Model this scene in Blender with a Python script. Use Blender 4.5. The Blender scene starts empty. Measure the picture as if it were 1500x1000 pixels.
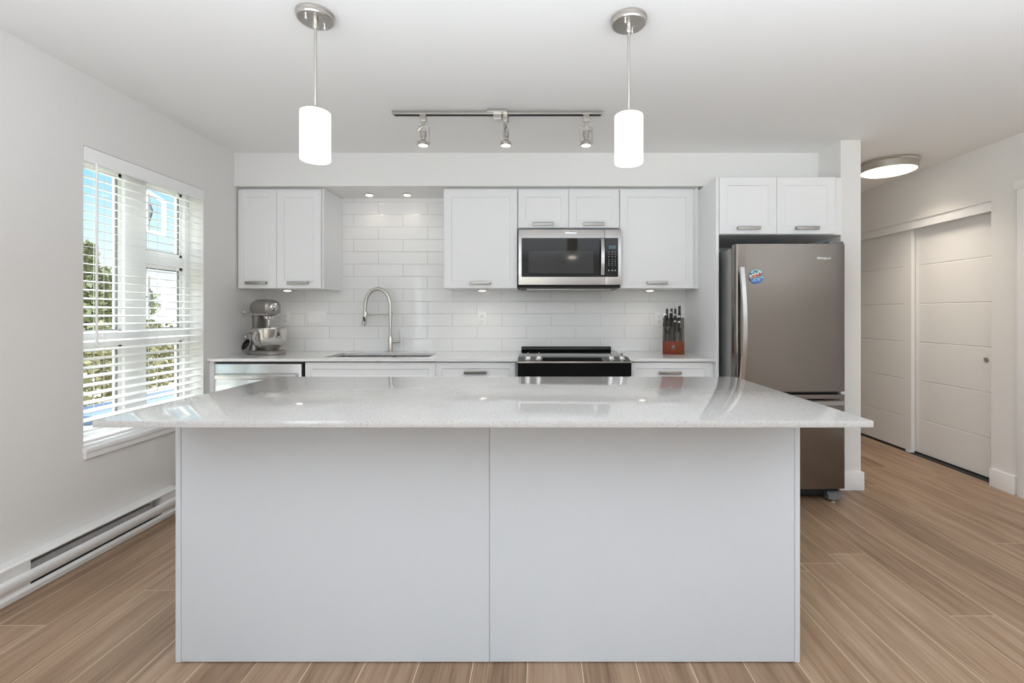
import bpy, bmesh, math, random
from mathutils import Matrix, Vector
R = math.radians
scene = bpy.context.scene
C = scene.collection

# ------------------------------------------------------------------ camera, sky, lights, exposure
F, CX, CY, H = 690.0, 788.0, 460.0, 1.225
cam_d = bpy.data.cameras.new('camera')
cam_d.sensor_width = 36.0
cam_d.lens = 36.0 * F / 1500.0
cam_d.shift_x = (750 - CX) / 1500.0
cam_d.shift_y = -(500 - CY) / 1500.0
cam_d.clip_start = 0.05
cam = bpy.data.objects.new('camera', cam_d)
cam.location = (0, 0, H)
cam.rotation_euler = (R(90), 0, 0)
C.objects.link(cam)
scene.camera = cam

vs = scene.view_settings
vs.view_transform = 'Standard'
vs.look = 'None'
vs.gamma = 1.0
vs.use_curve_mapping = False
vs.exposure = 0.0
scene.cycles.use_denoising = True
scene.cycles.max_bounces = 14
scene.cycles.diffuse_bounces = 8
scene.cycles.glossy_bounces = 6
scene.cycles.transparent_max_bounces = 16
scene.cycles.sample_clamp_indirect = 8.0
scene.cycles.caustics_reflective = False
scene.cycles.caustics_refractive = False

w = bpy.data.worlds.new('sky')
scene.world = w
w.use_nodes = True
wn, wl = w.node_tree.nodes, w.node_tree.links
wn.clear()
tc = wn.new('ShaderNodeTexCoord'); sp = wn.new('ShaderNodeSeparateXYZ')
rp = wn.new('ShaderNodeValToRGB'); bg = wn.new('ShaderNodeBackground'); wo = wn.new('ShaderNodeOutputWorld')
wl.new(tc.outputs['Generated'], sp.inputs[0]); wl.new(sp.outputs['Z'], rp.inputs[0])
wl.new(rp.outputs[0], bg.inputs[0]); wl.new(bg.outputs[0], wo.inputs[0])
cr = rp.color_ramp
cr.elements[0].position = 0.0; cr.elements[0].color = (.75, .75, .75, 1)
cr.elements[1].position = 0.48; cr.elements[1].color = (5.4, 5.65, 5.9, 1)
e = cr.elements.new(0.08); e.color = (0.62, 0.68, 0.70, 1)
e = cr.elements.new(0.15); e.color = (0.45, 0.62, 0.68, 1)
e = cr.elements.new(0.25); e.color = (0.17, 0.47, 0.66, 1)
bg.inputs['Strength'].default_value = 1.65

def area(name, loc, rot, sx, sy, power, col, spread=180):
    d = bpy.data.lights.new(name, 'AREA'); d.shape = 'RECTANGLE'; d.size = sx; d.size_y = sy
    d.energy = power; d.color = col; d.spread = R(spread)
    o = bpy.data.objects.new(name, d); o.location = loc; o.rotation_euler = rot; C.objects.link(o)
    return o
def point(name, loc, power, col, r=0.05):
    d = bpy.data.lights.new(name, 'POINT'); d.energy = power; d.color = col; d.shadow_soft_size = r
    o = bpy.data.objects.new(name, d); o.location = loc; C.objects.link(o); return o
def disk(name, loc, power, col, size):
    o = area(name, loc, (0, 0, 0), size, size, power, col); o.data.shape = 'DISK'; return o
def spot(name, loc, target, power, col, ang=90, blend=.6, r=0.02):
    d = bpy.data.lights.new(name, 'SPOT'); d.energy = power; d.color = col; d.spot_size = R(ang); d.spot_blend = blend; d.shadow_soft_size = r
    o = bpy.data.objects.new(name, d); o.location = loc
    o.rotation_euler = (Vector(target) - Vector(loc)).to_track_quat('-Z', 'Y').to_euler(); C.objects.link(o); return o

DAY = (0.84, 0.92, 1.0)
WARM = (1.0, 0.87, 0.72)
sd = bpy.data.lights.new('sun', 'SUN'); sd.energy = 3.2; sd.angle = R(1); sd.color = (1, .95, .85)
so = bpy.data.objects.new('sun', sd); so.rotation_euler = Vector((-0.75, 0.35, -0.75)).to_track_quat('-Z', 'Y').to_euler(); C.objects.link(so)
area('daylight_rear', (-0.9, -3.72, 1.15), (R(90), 0, 0), 2.4, 2.0, 3, DAY)          # outside the rear glazing
area('side_fill', (-2.62, -1.75, 1.35), (0, R(-90), 0), 1.6, 1.9, 60, DAY)          # added fill lamp outside the unseen side window

area('bounce_fill', (.5, -.7, 1.4), (R(180), 0, 0), 4.6, 3.4, 190, (.80, .895, 1))           # added fill aimed up, standing in for a flash bounced off the ceiling

# ------------------------------------------------------------------ helpers
W = {}
class MB:
    def __init__(s, T=None): s.bm = bmesh.new(); s.T = T or Matrix.Identity(4)
    def v(s, co): return s.bm.verts.new(s.T @ Vector(co))
    def f(s, vs_):
        try: return s.bm.faces.new(vs_)
        except ValueError: return None
    def box(s, x0, x1, y0, y1, z0, z1, bev=0.0, seg=2):
        if x0 > x1: x0, x1 = x1, x0
        if y0 > y1: y0, y1 = y1, y0
        if z0 > z1: z0, z1 = z1, z0
        vv = [s.v((x, y, z)) for z in (z0, z1) for y in (y0, y1) for x in (x0, x1)]
        fs = [s.f([vv[i] for i in q]) for q in ((0,2,3,1),(4,5,7,6),(0,1,5,4),(2,6,7,3),(0,4,6,2),(1,3,7,5))]
        if bev > 0:
            es = list({e for f in fs for e in f.edges})
            bmesh.ops.bevel(s.bm, geom=es, offset=bev, segments=seg, profile=0.6, affect='EDGES')
        return s
    def loft(s, rings, cap=True, closed=False):
        rr = [[s.v(p) for p in r] for r in rings]
        n = len(rr[0]); m = len(rr)
        for i in range(m if closed else m - 1):
            a, b = rr[i], rr[(i + 1) % m]
            for k in range(n): s.f((a[k], a[(k+1) % n], b[(k+1) % n], b[k]))
        if cap and not closed:
            s.f(rr[0][::-1]); s.f(rr[-1])
        return s
    def tube(s, path, r, n=12, cap=True):
        P_ = [Vector(p) for p in path]; m = len(P_)
        rad = r if isinstance(r, (list, tuple)) else [r] * m
        t0 = (P_[1] - P_[0]).normalized()
        u = t0.orthogonal().normalized(); rings = []
        for i in range(m):
            t = (P_[min(i+1, m-1)] - P_[max(i-1, 0)]).normalized()
            u = (u - t * u.dot(t)).normalized(); vv = t.cross(u)
            rings.append([P_[i] + (u * math.cos(a) + vv * math.sin(a)) * rad[i] for a in [2*math.pi*k/n for k in range(n)]])
        return s.loft(rings, cap)
    def cyl(s, p0, p1, r, n=20): return s.tube([p0, p1], r, n)
    def lathe(s, prof, c, n=40, axis='Z', cap=True):
        rings = []
        for (r, h) in prof:
            ring = []
            for k in range(n):
                a = 2*math.pi*k/n
                if axis == 'Z': p = (c[0] + r*math.cos(a), c[1] + r*math.sin(a), c[2] + h)
                elif axis == 'Y': p = (c[0] + r*math.cos(a), c[1] + h, c[2] + r*math.sin(a))
                else: p = (c[0] + h, c[1] + r*math.cos(a), c[2] + r*math.sin(a))
                ring.append(p)
            rings.append(ring)
        return s.loft(rings, cap)
    def prism(s, poly, axis, a0, a1):
        def mk(p, a):
            return {'X': (a, p[0], p[1]), 'Y': (p[0], a, p[1]), 'Z': (p[0], p[1], a)}[axis]
        return s.loft([[mk(p, a0) for p in poly], [mk(p, a1) for p in poly]])
    def shaker(s, x0, x1, z0, z1, yf, th=.02, fr=.055, rec=.006, bev=.005):
        def ring(i, y): return [s.v((x0+i, y, z0+i)), s.v((x1-i, y, z0+i)), s.v((x1-i, y, z1-i)), s.v((x0+i, y, z1-i))]
        rs = [ring(0, yf+th), ring(0, yf+.0015), ring(.0015, yf), ring(fr, yf), ring(fr+bev, yf+rec)]
        s.f(rs[0])
        for a, b in zip(rs, rs[1:]):
            for k in range(4): s.f((a[k], a[(k+1) % 4], b[(k+1) % 4], b[k]))
        s.f(rs[-1][::-1])
        return s

def tag(o, label=None, cat=None, group=None, kind=None):
    if label: o['label'] = label
    if cat: o['category'] = cat
    if group: o['group'] = group
    if kind: o['kind'] = kind
    return o
def obj(name, mb, m, parent=None, ang=35):
    bm = mb.bm
    bmesh.ops.recalc_face_normals(bm, faces=bm.faces)
    if parent is None:
        xs = [v.co for v in bm.verts]
        lo = Vector([min(c[i] for c in xs) for i in range(3)]); hi = Vector([max(c[i] for c in xs) for i in range(3)])
        M = Matrix.Translation(((lo.x+hi.x)/2, (lo.y+hi.y)/2, lo.z))
    else: M = W[parent.name]
    bm.transform(M.inverted())
    me = bpy.data.meshes.new(name)
    for f in bm.faces: f.smooth = True
    bm.to_mesh(me); bm.free()
    me.set_sharp_from_angle(angle=R(ang))
    me.materials.append(m)
    o = bpy.data.objects.new(name, me); C.objects.link(o)
    if parent is None: o.matrix_world = M
    else: o.parent = parent
    W[o.name] = M
    return o
def thing(name, label, cat, loc, group=None):
    o = bpy.data.objects.new(name, None); o.empty_display_size = .1
    o.location = loc; C.objects.link(o); W[o.name] = Matrix.Translation(loc)
    return tag(o, label, cat, group)
def struct(name, mb, m, label=None, parent=None):
    o = obj(name, mb, m, parent)
    if parent is None: o['kind'] = 'structure'
    if label: o['label'] = label
    return o
def B(*a, **k): return MB().box(*a, **k)
def X(px, D): return (px - CX) * D / F
def Z(py, D): return H + (CY - py) * D / F
def P(px, py, D): return (X(px, D), D, Z(py, D))

def text_mb(txt, size, ext, M, cuts=2):
    cu = bpy.data.curves.new('t', 'FONT'); cu.body = txt; cu.size = size; cu.extrude = ext
    cu.align_x = 'CENTER'; cu.align_y = 'CENTER'; cu.resolution_u = cuts
    o = bpy.data.objects.new('t', cu); C.objects.link(o)
    dg = bpy.context.evaluated_depsgraph_get(); dg.update()
    me = bpy.data.meshes.new_from_object(o.evaluated_get(dg))
    bpy.data.objects.remove(o); mb = MB(); mb.bm.from_mesh(me); mb.bm.transform(M)
    bpy.data.meshes.remove(me); return mb
FACE = Matrix.Rotation(R(90), 4, 'X')            # lettering that faces the camera side (-Y)

# ------------------------------------------------------------------ materials
def mat(name, col, rough=.5, metal=0.0, **k):
    m = bpy.data.materials.new(name); m.use_nodes = True
    b = m.node_tree.nodes['Principled BSDF']
    b.inputs['Base Color'].default_value = (*col, 1); b.inputs['Roughness'].default_value = rough
    b.inputs['Metallic'].default_value = metal
    if 'spec' in k: b.inputs['Specular IOR Level'].default_value = k['spec']
    if 'emit' in k:
        b.inputs['Emission Color'].default_value = (*k['emit'], 1); b.inputs['Emission Strength'].default_value = k['es']
    if 'coat' in k: b.inputs['Coat Weight'].default_value = k['coat']; b.inputs['Coat Roughness'].default_value = .05
    if 'ns' in k:                                                     # fine noise in the tone and a light bump
        nt = m.node_tree; t = nt.nodes.new('ShaderNodeTexCoord'); mp = nt.nodes.new('ShaderNodeMapping')
        mp.inputs['Scale'].default_value = k['ns']
        n = nt.nodes.new('ShaderNodeTexNoise'); n.inputs['Scale'].default_value = 1; n.inputs['Detail'].default_value = 3
        nt.links.new(t.outputs['Object'], mp.inputs[0]); nt.links.new(mp.outputs[0], n.inputs[0])
        a = k.get('na', .06)
        mx = nt.nodes.new('ShaderNodeMix'); mx.data_type = 'RGBA'
        mx.inputs[6].default_value = (*[c*(1-a) for c in col], 1); mx.inputs[7].default_value = (*[min(1, c*(1+a)) for c in col], 1)
        nt.links.new(n.outputs[0], mx.inputs[0]); nt.links.new(mx.outputs[2], b.inputs['Base Color'])
        if k.get('nb'):
            bu = nt.nodes.new('ShaderNodeBump'); bu.inputs['Strength'].default_value = k['nb']; bu.inputs['Distance'].default_value = .002
            nt.links.new(n.outputs[0], bu.inputs['Height']); nt.links.new(bu.outputs[0], b.inputs['Normal'])
    return m
def links(m): return m.node_tree.nodes, m.node_tree.links, m.node_tree.nodes['Principled BSDF']
def mth(nt, op, a, b=None):
    n = nt.nodes.new('ShaderNodeMath'); n.operation = op
    for i, v in enumerate((a, b)):
        if v is None: continue
        if isinstance(v, (int, float)): n.inputs[i].default_value = v
        else: nt.links.new(v, n.inputs[i])
    return n.outputs[0]

M = {}
M['wall'] = mat('wall_paint', (.775, .762, .745), .75, ns=(40, 40, 40), na=.012)
M['white_wall'] = mat('white_wall_paint', (.80, .795, .785), .7, ns=(40, 40, 40), na=.01)
M['ceiling'] = mat('ceiling_paint', (.86, .86, .855), .85, ns=(60, 60, 60), na=.012)
M['trim'] = mat('white_trim', (.84, .84, .835), .4, ns=(30, 30, 30), na=.01)
M['door'] = mat('closet_door_paint', (.79, .785, .775), .45, ns=(30, 30, 30), na=.01)
M['cab'] = mat('cabinet_white', (.80, .805, .81), .38, ns=(25, 25, 25), na=.01)
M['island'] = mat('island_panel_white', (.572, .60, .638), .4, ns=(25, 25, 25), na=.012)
M['nickel'] = mat('brushed_nickel', (.60, .57, .53), .3, 1, ns=(300, 20, 20), na=.05)
M['pull'] = mat('satin_pull_nickel', (.36, .34, .32), .34, 1, ns=(300, 20, 20), na=.05)
M['cap'] = mat('satin_end_cap', (.82, .81, .79), .38, .6, ns=(60, 60, 60), na=.02)
M['counter'] = None
M['chrome'] = mat('polished_chrome', (.80, .80, .80), .10, 1, ns=(20, 20, 20), na=.02)
M['steel'] = mat('stainless_steel', (.50, .485, .47), .26, 1, ns=(3, 3, 350), na=.05)
M['fridge'] = mat('fridge_steel', (.205, .182, .163), .19, 1, ns=(3, 3, 350), na=.05)
M['dw'] = mat('dishwasher_steel', (.66, .67, .68), .24, 1, ns=(3, 3, 350), na=.04)
M['bowl'] = mat('bowl_steel', (.66, .64, .61), .16, 1, ns=(10, 10, 200), na=.04)
M['mixer'] = mat('mixer_silver_paint', (.34, .32, .30), .28, .75, ns=(60, 60, 60), na=.04)
M['black'] = mat('black_plastic', (.012, .012, .013), .35, ns=(60, 60, 60), na=.2)
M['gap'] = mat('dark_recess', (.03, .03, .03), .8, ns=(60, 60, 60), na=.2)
M['blackglass'] = mat('black_glass', (.004, .004, .0045), .04, spec=.3, ns=(10, 10, 10), na=.2)
M['cooktop'] = mat('ceramic_cooktop', (.02, .02, .021), .09, spec=1.0, ns=(10, 10, 10), na=.2)
M['greyplastic'] = mat('grey_plastic', (.16, .16, .165), .5, ns=(60, 60, 60), na=.1)
M['plastic'] = mat('white_plastic', (.84, .84, .835), .3, ns=(60, 60, 60), na=.01)
M['slot'] = mat('socket_slot', (.10, .10, .10), .6, ns=(60, 60, 60), na=.1)
M['blind'] = mat('blind_white', (.90, .90, .895), .45, ns=(30, 30, 30), na=.01)
M['vinyl'] = mat('window_vinyl', (.87, .875, .88), .4, ns=(30, 30, 30), na=.01)
M['gasket'] = mat('window_gasket', (.16, .17, .18), .6, ns=(30, 30, 30), na=.1)
M['heater'] = mat('heater_enamel', (.80, .795, .785), .35, ns=(40, 40, 40), na=.01)
M['fin'] = mat('heater_fins', (.50, .50, .52), .45, .6, ns=(20, 400, 20), na=.35)
M['shade'] = mat('lit_opal_glass', (.6, .58, .53), .3, emit=(1.0, .90, .74), es=.95)
M['bulb'] = mat('lit_lens', (1, 1, 1), .3, emit=(1.0, .92, .78), es=9)
M['puck'] = mat('lit_puck_lens', (1, 1, 1), .3, emit=(1.0, .88, .72), es=7)
M['diffuser'] = mat('lit_diffuser', (.9, .9, .85), .3, emit=(1.0, .90, .72), es=2)
M['cherry'] = mat('cherry_wood', (.185, .038, .013), .45, spec=.25, ns=(60, 60, 6), na=.35)
M['darkwood'] = mat('dark_block_wood', (.17, .14, .12), .45, ns=(60, 60, 6), na=.3)
M['handle'] = mat('knife_handle_black', (.06, .057, .055), .24, ns=(40, 40, 40), na=.2)
M['display'] = mat('clock_display', (.01, .03, .04), .2, emit=(.10, .40, .48), es=.14)
M['key'] = mat('printed_key', (.45, .47, .46), .5, ns=(60, 60, 60), na=.05)
M['sash'] = mat('sash_white', (.86, .85, .84), .4, ns=(30, 30, 30), na=.01)

# ceiling/wall glass
g = bpy.data.materials.new('window_glass'); g.use_nodes = True; n_, l_ = g.node_tree.nodes, g.node_tree.links; n_.clear()
o_ = n_.new('ShaderNodeOutputMaterial'); mx = n_.new('ShaderNodeMixShader'); tr = n_.new('ShaderNodeBsdfTransparent'); gl = n_.new('ShaderNodeBsdfGlossy')
fr = n_.new('ShaderNodeLayerWeight'); pw_ = n_.new('ShaderNodeMath'); pw_.operation = 'POWER'; pw_.inputs[1].default_value = 4; ma_ = n_.new('ShaderNodeMath'); ma_.operation = 'MULTIPLY_ADD'; ma_.inputs[1].default_value = .5; ma_.inputs[2].default_value = .02; l_.new(fr.outputs['Facing'], pw_.inputs[0]); l_.new(pw_.outputs[0], ma_.inputs[0]); gl.inputs['Roughness'].default_value = .02
tr.inputs[0].default_value = (.96, .98, .98, 1)
l_.new(ma_.outputs[0], mx.inputs[0]); l_.new(tr.outputs[0], mx.inputs[1]); l_.new(gl.outputs[0], mx.inputs[2]); l_.new(mx.outputs[0], o_.inputs[0])
M['glass'] = g

# glossy white subway tile, 411 x 104 mm, running bond
m = mat('subway_tile', (.8, .8, .8), .07); n_, l_, b_ = links(m); nt = m.node_tree
geo = n_.new('ShaderNodeNewGeometry'); sp = n_.new('ShaderNodeSeparateXYZ'); l_.new(geo.outputs['Position'], sp.inputs[0])
tw, th = .411, .1035
row = mth(nt, 'FLOOR', mth(nt, 'DIVIDE', mth(nt, 'SUBTRACT', sp.outputs['Z'], .917), th))
odd = mth(nt, 'MULTIPLY', mth(nt, 'MODULO', mth(nt, 'ADD', row, 100), 2), tw/2)
tx = mth(nt, 'DIVIDE', mth(nt, 'ADD', mth(nt, 'ADD', sp.outputs['X'], .303 + 20*tw), odd), tw)
tz = mth(nt, 'DIVIDE', mth(nt, 'SUBTRACT', sp.outputs['Z'], .917 - 10*th), th)
def edge(c, size):      # distance to the nearest joint in metres
    fx = mth(nt, 'FRACT', c); return mth(nt, 'MULTIPLY', mth(nt, 'MINIMUM', fx, mth(nt, 'SUBTRACT', 1, fx)), size)
ed = mth(nt, 'MINIMUM', edge(tx, tw), edge(tz, th))
ss = n_.new('ShaderNodeMapRange'); ss.inputs[1].default_value = .0009; ss.inputs[2].default_value = .0016; l_.new(ed, ss.inputs[0])
cm = n_.new('ShaderNodeMix'); cm.data_type = 'RGBA'; cm.inputs[6].default_value = (.53, .52, .505, 1); cm.inputs[7].default_value = (.82, .82, .815, 1)
l_.new(ss.outputs[0], cm.inputs[0]); l_.new(cm.outputs[2], b_.inputs['Base Color'])
rr = n_.new('ShaderNodeMapRange'); rr.inputs[3].default_value = .6; rr.inputs[4].default_value = .07; l_.new(ss.outputs[0], rr.inputs[0]); l_.new(rr.outputs[0], b_.inputs['Roughness'])
dome = n_.new('ShaderNodeMapRange'); dome.interpolation_type = 'SMOOTHSTEP'; dome.inputs[1].default_value = 0; dome.inputs[2].default_value = .006; l_.new(ed, dome.inputs[0])
cid = n_.new('ShaderNodeCombineXYZ'); l_.new(mth(nt, 'FLOOR', tx), cid.inputs[0]); l_.new(row, cid.inputs[1])
wnz = n_.new('ShaderNodeTexWhiteNoise'); wnz.noise_dimensions = '3D'; l_.new(cid.outputs[0], wnz.inputs[0])
sc_ = n_.new('ShaderNodeSeparateColor'); l_.new(wnz.outputs['Color'], sc_.inputs[0])
tilt = mth(nt, 'ADD', mth(nt, 'MULTIPLY', mth(nt, 'SUBTRACT', sc_.outputs[0], .5), mth(nt, 'MULTIPLY', mth(nt, 'FRACT', tx), 1.6)),
           mth(nt, 'MULTIPLY', mth(nt, 'SUBTRACT', sc_.outputs[1], .5), mth(nt, 'MULTIPLY', mth(nt, 'FRACT', tz), .9)))
nz = n_.new('ShaderNodeTexNoise'); nz.inputs['Scale'].default_value = 6; nz.inputs['Detail'].default_value = 1; l_.new(geo.outputs['Position'], nz.inputs[0])
hgt = mth(nt, 'ADD', mth(nt, 'ADD', dome.outputs[0], tilt), mth(nt, 'MULTIPLY', nz.outputs[0], 1.2))
bu = n_.new('ShaderNodeBump'); bu.inputs['Strength'].default_value = .6; bu.inputs['Distance'].default_value = .0018
l_.new(hgt, bu.inputs['Height']); l_.new(bu.outputs[0], b_.inputs['Normal'])
M['tile'] = m

# oak planks running away from the camera, 190 mm wide
m = mat('oak_plank_floor', (.3, .2, .12), .42); n_, l_, b_ = links(m); nt = m.node_tree
geo = n_.new('ShaderNodeNewGeometry'); sp = n_.new('ShaderNodeSeparateXYZ'); l_.new(geo.outputs['Position'], sp.inputs[0])
pw, pl = .19, 1.75
px_ = mth(nt, 'DIVIDE', mth(nt, 'ADD', sp.outputs['X'], .037 + 20*pw), pw)
prow = mth(nt, 'FLOOR', px_)
wr = n_.new('ShaderNodeTexWhiteNoise'); wr.noise_dimensions = '1D'; l_.new(prow, wr.inputs['W'])
py_ = mth(nt, 'ADD', mth(nt, 'DIVIDE', mth(nt, 'ADD', sp.outputs['Y'], 20), pl), wr.outputs['Value'])
pcol = mth(nt, 'FLOOR', py_)
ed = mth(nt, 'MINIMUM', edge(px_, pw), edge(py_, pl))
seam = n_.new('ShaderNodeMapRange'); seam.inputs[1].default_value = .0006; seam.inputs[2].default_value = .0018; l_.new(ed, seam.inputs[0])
cid = n_.new('ShaderNodeCombineXYZ'); l_.new(prow, cid.inputs[0]); l_.new(pcol, cid.inputs[1])
wp = n_.new('ShaderNodeTexWhiteNoise'); wp.noise_dimensions = '3D'; l_.new(cid.outputs[0], wp.inputs[0])
cv = n_.new('ShaderNodeCombineXYZ')
l_.new(mth(nt, 'ADD', mth(nt, 'MULTIPLY', sp.outputs['X'], 16), mth(nt, 'MULTIPLY', wp.outputs['Value'], 40)), cv.inputs[0])
l_.new(mth(nt, 'MULTIPLY', sp.outputs['Y'], 1.1), cv.inputs[1]); l_.new(mth(nt, 'MULTIPLY', wp.outputs['Value'], 17), cv.inputs[2])
g1 = n_.new('ShaderNodeTexNoise'); g1.inputs['Scale'].default_value = 1; g1.inputs['Detail'].default_value = 5; g1.inputs['Distortion'].default_value = 1.2; l_.new(cv.outputs[0], g1.inputs[0])
cv2 = n_.new('ShaderNodeVectorMath'); cv2.operation = 'MULTIPLY'; cv2.inputs[1].default_value = (9, 3.5, 1); l_.new(cv.outputs[0], cv2.inputs[0])
g2 = n_.new('ShaderNodeTexNoise'); g2.inputs['Scale'].default_value = 1; g2.inputs['Detail'].default_value = 3; l_.new(cv2.outputs[0], g2.inputs[0])
mixv = mth(nt, 'ADD', mth(nt, 'MULTIPLY', g1.outputs[0], .60), mth(nt, 'MULTIPLY', g2.outputs[0], .40))
mixv = mth(nt, 'ADD', mixv, mth(nt, 'MULTIPLY', mth(nt, 'SUBTRACT', wp.outputs['Value'], .5), .12))
cr_ = n_.new('ShaderNodeValToRGB'); l_.new(mixv, cr_.inputs[0])
cr_.color_ramp.elements[0].position = .26; cr_.color_ramp.elements[0].color = (.13, .073, .039, 1)
cr_.color_ramp.elements[1].position = .74; cr_.color_ramp.elements[1].color = (.455, .325, .226, 1)
e = cr_.color_ramp.elements.new(.48); e.color = (.288, .184, .114, 1)
cm = n_.new('ShaderNodeMix'); cm.data_type = 'RGBA'; cm.inputs[6].default_value = (.66, .53, .39, 1)  # pale joint colour paints in the bevel highlights
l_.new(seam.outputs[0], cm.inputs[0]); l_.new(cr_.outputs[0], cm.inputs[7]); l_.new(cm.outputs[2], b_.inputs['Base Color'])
bu = n_.new('ShaderNodeBump'); bu.inputs['Strength'].default_value = .25; bu.inputs['Distance'].default_value = .002
l_.new(mth(nt, 'ADD', mth(nt, 'MULTIPLY', g2.outputs[0], .3), seam.outputs[0]), bu.inputs['Height']); l_.new(bu.outputs[0], b_.inputs['Normal'])
M['floor'] = m

# speckled quartz
m = mat('pale_quartz', (.7, .7, .7), .06); n_, l_, b_ = links(m)
geo = n_.new('ShaderNodeNewGeometry')
vz = n_.new('ShaderNodeTexVoronoi'); vz.inputs['Scale'].default_value = 330; l_.new(geo.outputs['Position'], vz.inputs[0])
nz = n_.new('ShaderNodeTexNoise'); nz.inputs['Scale'].default_value = 500; l_.new(geo.outputs['Position'], nz.inputs[0])
cr_ = n_.new('ShaderNodeValToRGB'); l_.new(vz.outputs['Color'], cr_.inputs[0])
cr_.color_ramp.elements[0].position = .10; cr_.color_ramp.elements[0].color = (.37, .365, .36, 1)
cr_.color_ramp.elements[1].position = .34; cr_.color_ramp.elements[1].color = (.46, .453, .445, 1)
e = cr_.color_ramp.elements.new(.92); e.color = (.51, .503, .495, 1)
l_.new(cr_.outputs[0], b_.inputs['Base Color'])
M['quartz'] = m
M['counter'] = mat('white_quartz_counter', (.76, .755, .75), .12, ns=(160, 160, 160), na=.04)

# fridge magnet picture: blue water, pale sky, red and sand patches
m = mat('magnet_print', (.2, .4, .7), .2); n_, l_, b_ = links(m); nt = m.node_tree
t = n_.new('ShaderNodeTexCoord'); nz = n_.new('ShaderNodeTexNoise'); nz.inputs['Scale'].default_value = 48; nz.inputs['Detail'].default_value = 1; l_.new(t.outputs['Object'], nz.inputs[0])
sp = n_.new('ShaderNodeSeparateXYZ'); l_.new(t.outputs['Object'], sp.inputs[0])
vv = mth(nt, 'ADD', mth(nt, 'DIVIDE', mth(nt, 'ADD', sp.outputs['Z'], mth(nt, 'MULTIPLY', sp.outputs['X'], -.35)), .094), mth(nt, 'MULTIPLY', mth(nt, 'SUBTRACT', nz.outputs[0], .5), .75))
cr_ = n_.new('ShaderNodeValToRGB'); cr_.color_ramp.interpolation = 'CONSTANT'; l_.new(vv, cr_.inputs[0])
E = cr_.color_ramp.elements
E[0].position = 0; E[0].color = (.10, .22, .55, 1); E[1].position = .95; E[1].color = (.45, .72, .74, 1)
for p, c in ((.22, (.30, .52, .80)), (.38, (.06, .20, .45)), (.50, (.62, .36, .20)), (.58, (.35, .04, .03)), (.66, (.75, .66, .62)), (.72, (.42, .68, .72)), (.84, (.03, .10, .16))):
    e = E.new(p); e.color = (*c, 1)
l_.new(cr_.outputs[0], b_.inputs['Base Color'])
M['magnet'] = m

# ------------------------------------------------------------------ room shell
XL, XR, YB, YR, CEIL = -2.29, 3.24, 3.94, -3.6, 2.44
WY0, WY1, WZ0, WZ1 = 2.373, 3.225, .555, 2.078      # window opening in the left wall
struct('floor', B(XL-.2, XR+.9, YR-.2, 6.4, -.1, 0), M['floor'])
struct('ceiling', B(XL-.2, XR+.9, YR-.2, 6.4, CEIL, CEIL+.12), M['ceiling'])
mb = MB()
SY0, SY1, SZ0, SZ1 = -2.6, -.9, .35, 2.15           # unseen second window, added to let in fill light
a, b = XL-.16, XL
mb.box(a, b, YR, SY0, 0, CEIL); mb.box(a, b, SY0, SY1, 0, SZ0); mb.box(a, b, SY0, SY1, SZ1, CEIL)
mb.box(a, b, SY1, WY0, 0, CEIL); mb.box(a, b, WY0, WY1, 0, WZ0-.03); mb.box(a, b, WY0, WY1, WZ1, CEIL); mb.box(a, b, WY1, YB+.1, 0, CEIL)
struct('wall_left', mb, M['wall'])
struct('wall_back', B(XL-.16, 2.26, YB, YB+.12, 0, CEIL), M['white_wall'])
RX0, RX1, RZ1 = -2.15, .3, 2.1
mb = MB(); mb.box(XL-.16, RX0, YR-.15, YR, 0, CEIL); mb.box(RX0, RX1, YR-.15, YR, RZ1, CEIL); mb.box(RX1, XR+.2, YR-.15, YR, 0, CEIL); mb.box(RX0, RX1, YR-.15, YR, 0, .05)
struct('wall_rear', mb, M['wall'])
OY0, OY1, OZ = 3.367, 5.05, 2.035                   # closet opening in the right wall
mb = MB(); mb.box(XR, XR+.12, YR, OY0, 0, CEIL); mb.box(XR, XR+.12, OY0, OY1, OZ, CEIL); mb.box(XR, XR+.12, OY1, 6.3, 0, CEIL)
struct('wall_right', mb, M['wall'])
struct('wall_closet', B(XR+.75, XR+.85, OY0-.3, OY1+.3, 0, CEIL).box(XR+.1, XR+.85, OY0-.3, OY0-.2, 0, CEIL).box(XR+.1, XR+.85, OY1+.2, OY1+.3, 0, CEIL), M['wall'])
struct('wall_hall', B(2.1, XR+.12, 6.2, 6.3, 0, CEIL), M['wall'])
struct('wall_column', B(2.115, 2.255, 3.29, 6.2, 0, CEIL), M['wall'])
struct('wall_soffit', B(XL, 2.115, 3.55, YB, 2.19, CEIL), M['white_wall'])
struct('wall_backsplash', B(XL, 1.235, YB-.012, YB, .90, 2.19), M['tile'])
struct('baseboard_column', MB().box(2.10, 2.27, 3.275, 3.29, 0, .125, .002).box(2.255, 2.27, 3.29, 6.2, 0, .125, .002), M['trim'])
struct('baseboard_right', B(XR-.015, XR, 3.19, OY0, 0, .125, .002), M['trim'])
struct('trim_1', B(XR+.012, XR+.03, OY0, OY1, 1.965, OZ, .002), M['trim'])            # fascia that hides the sliding track
mb = MB(); mb.box(XR-.018, XR, 3.10, 3.17, 0, 2.06, .002); mb.box(XR-.024, XR, 2.2, 3.185, 2.06, 2.12, .002); mb.box(XR-.018, XR, 2.2, 2.27, 0, 2.06, .002)
struct('trim_2', mb, M['trim'])                                                         # casing of the doorway at the right edge
struct('door_3', B(XR-.008, XR-.001, 2.27, 3.10, .01, 2.06), M['door'])
struct('baseboard_left', B(XL, XL+.012, YR, 1.87, 0, .11, .002), M['trim'])
struct('baseboard_rear', B(RX1, XR, YR, YR+.012, 0, .11, .002), M['trim'])
mb = MB()
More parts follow.
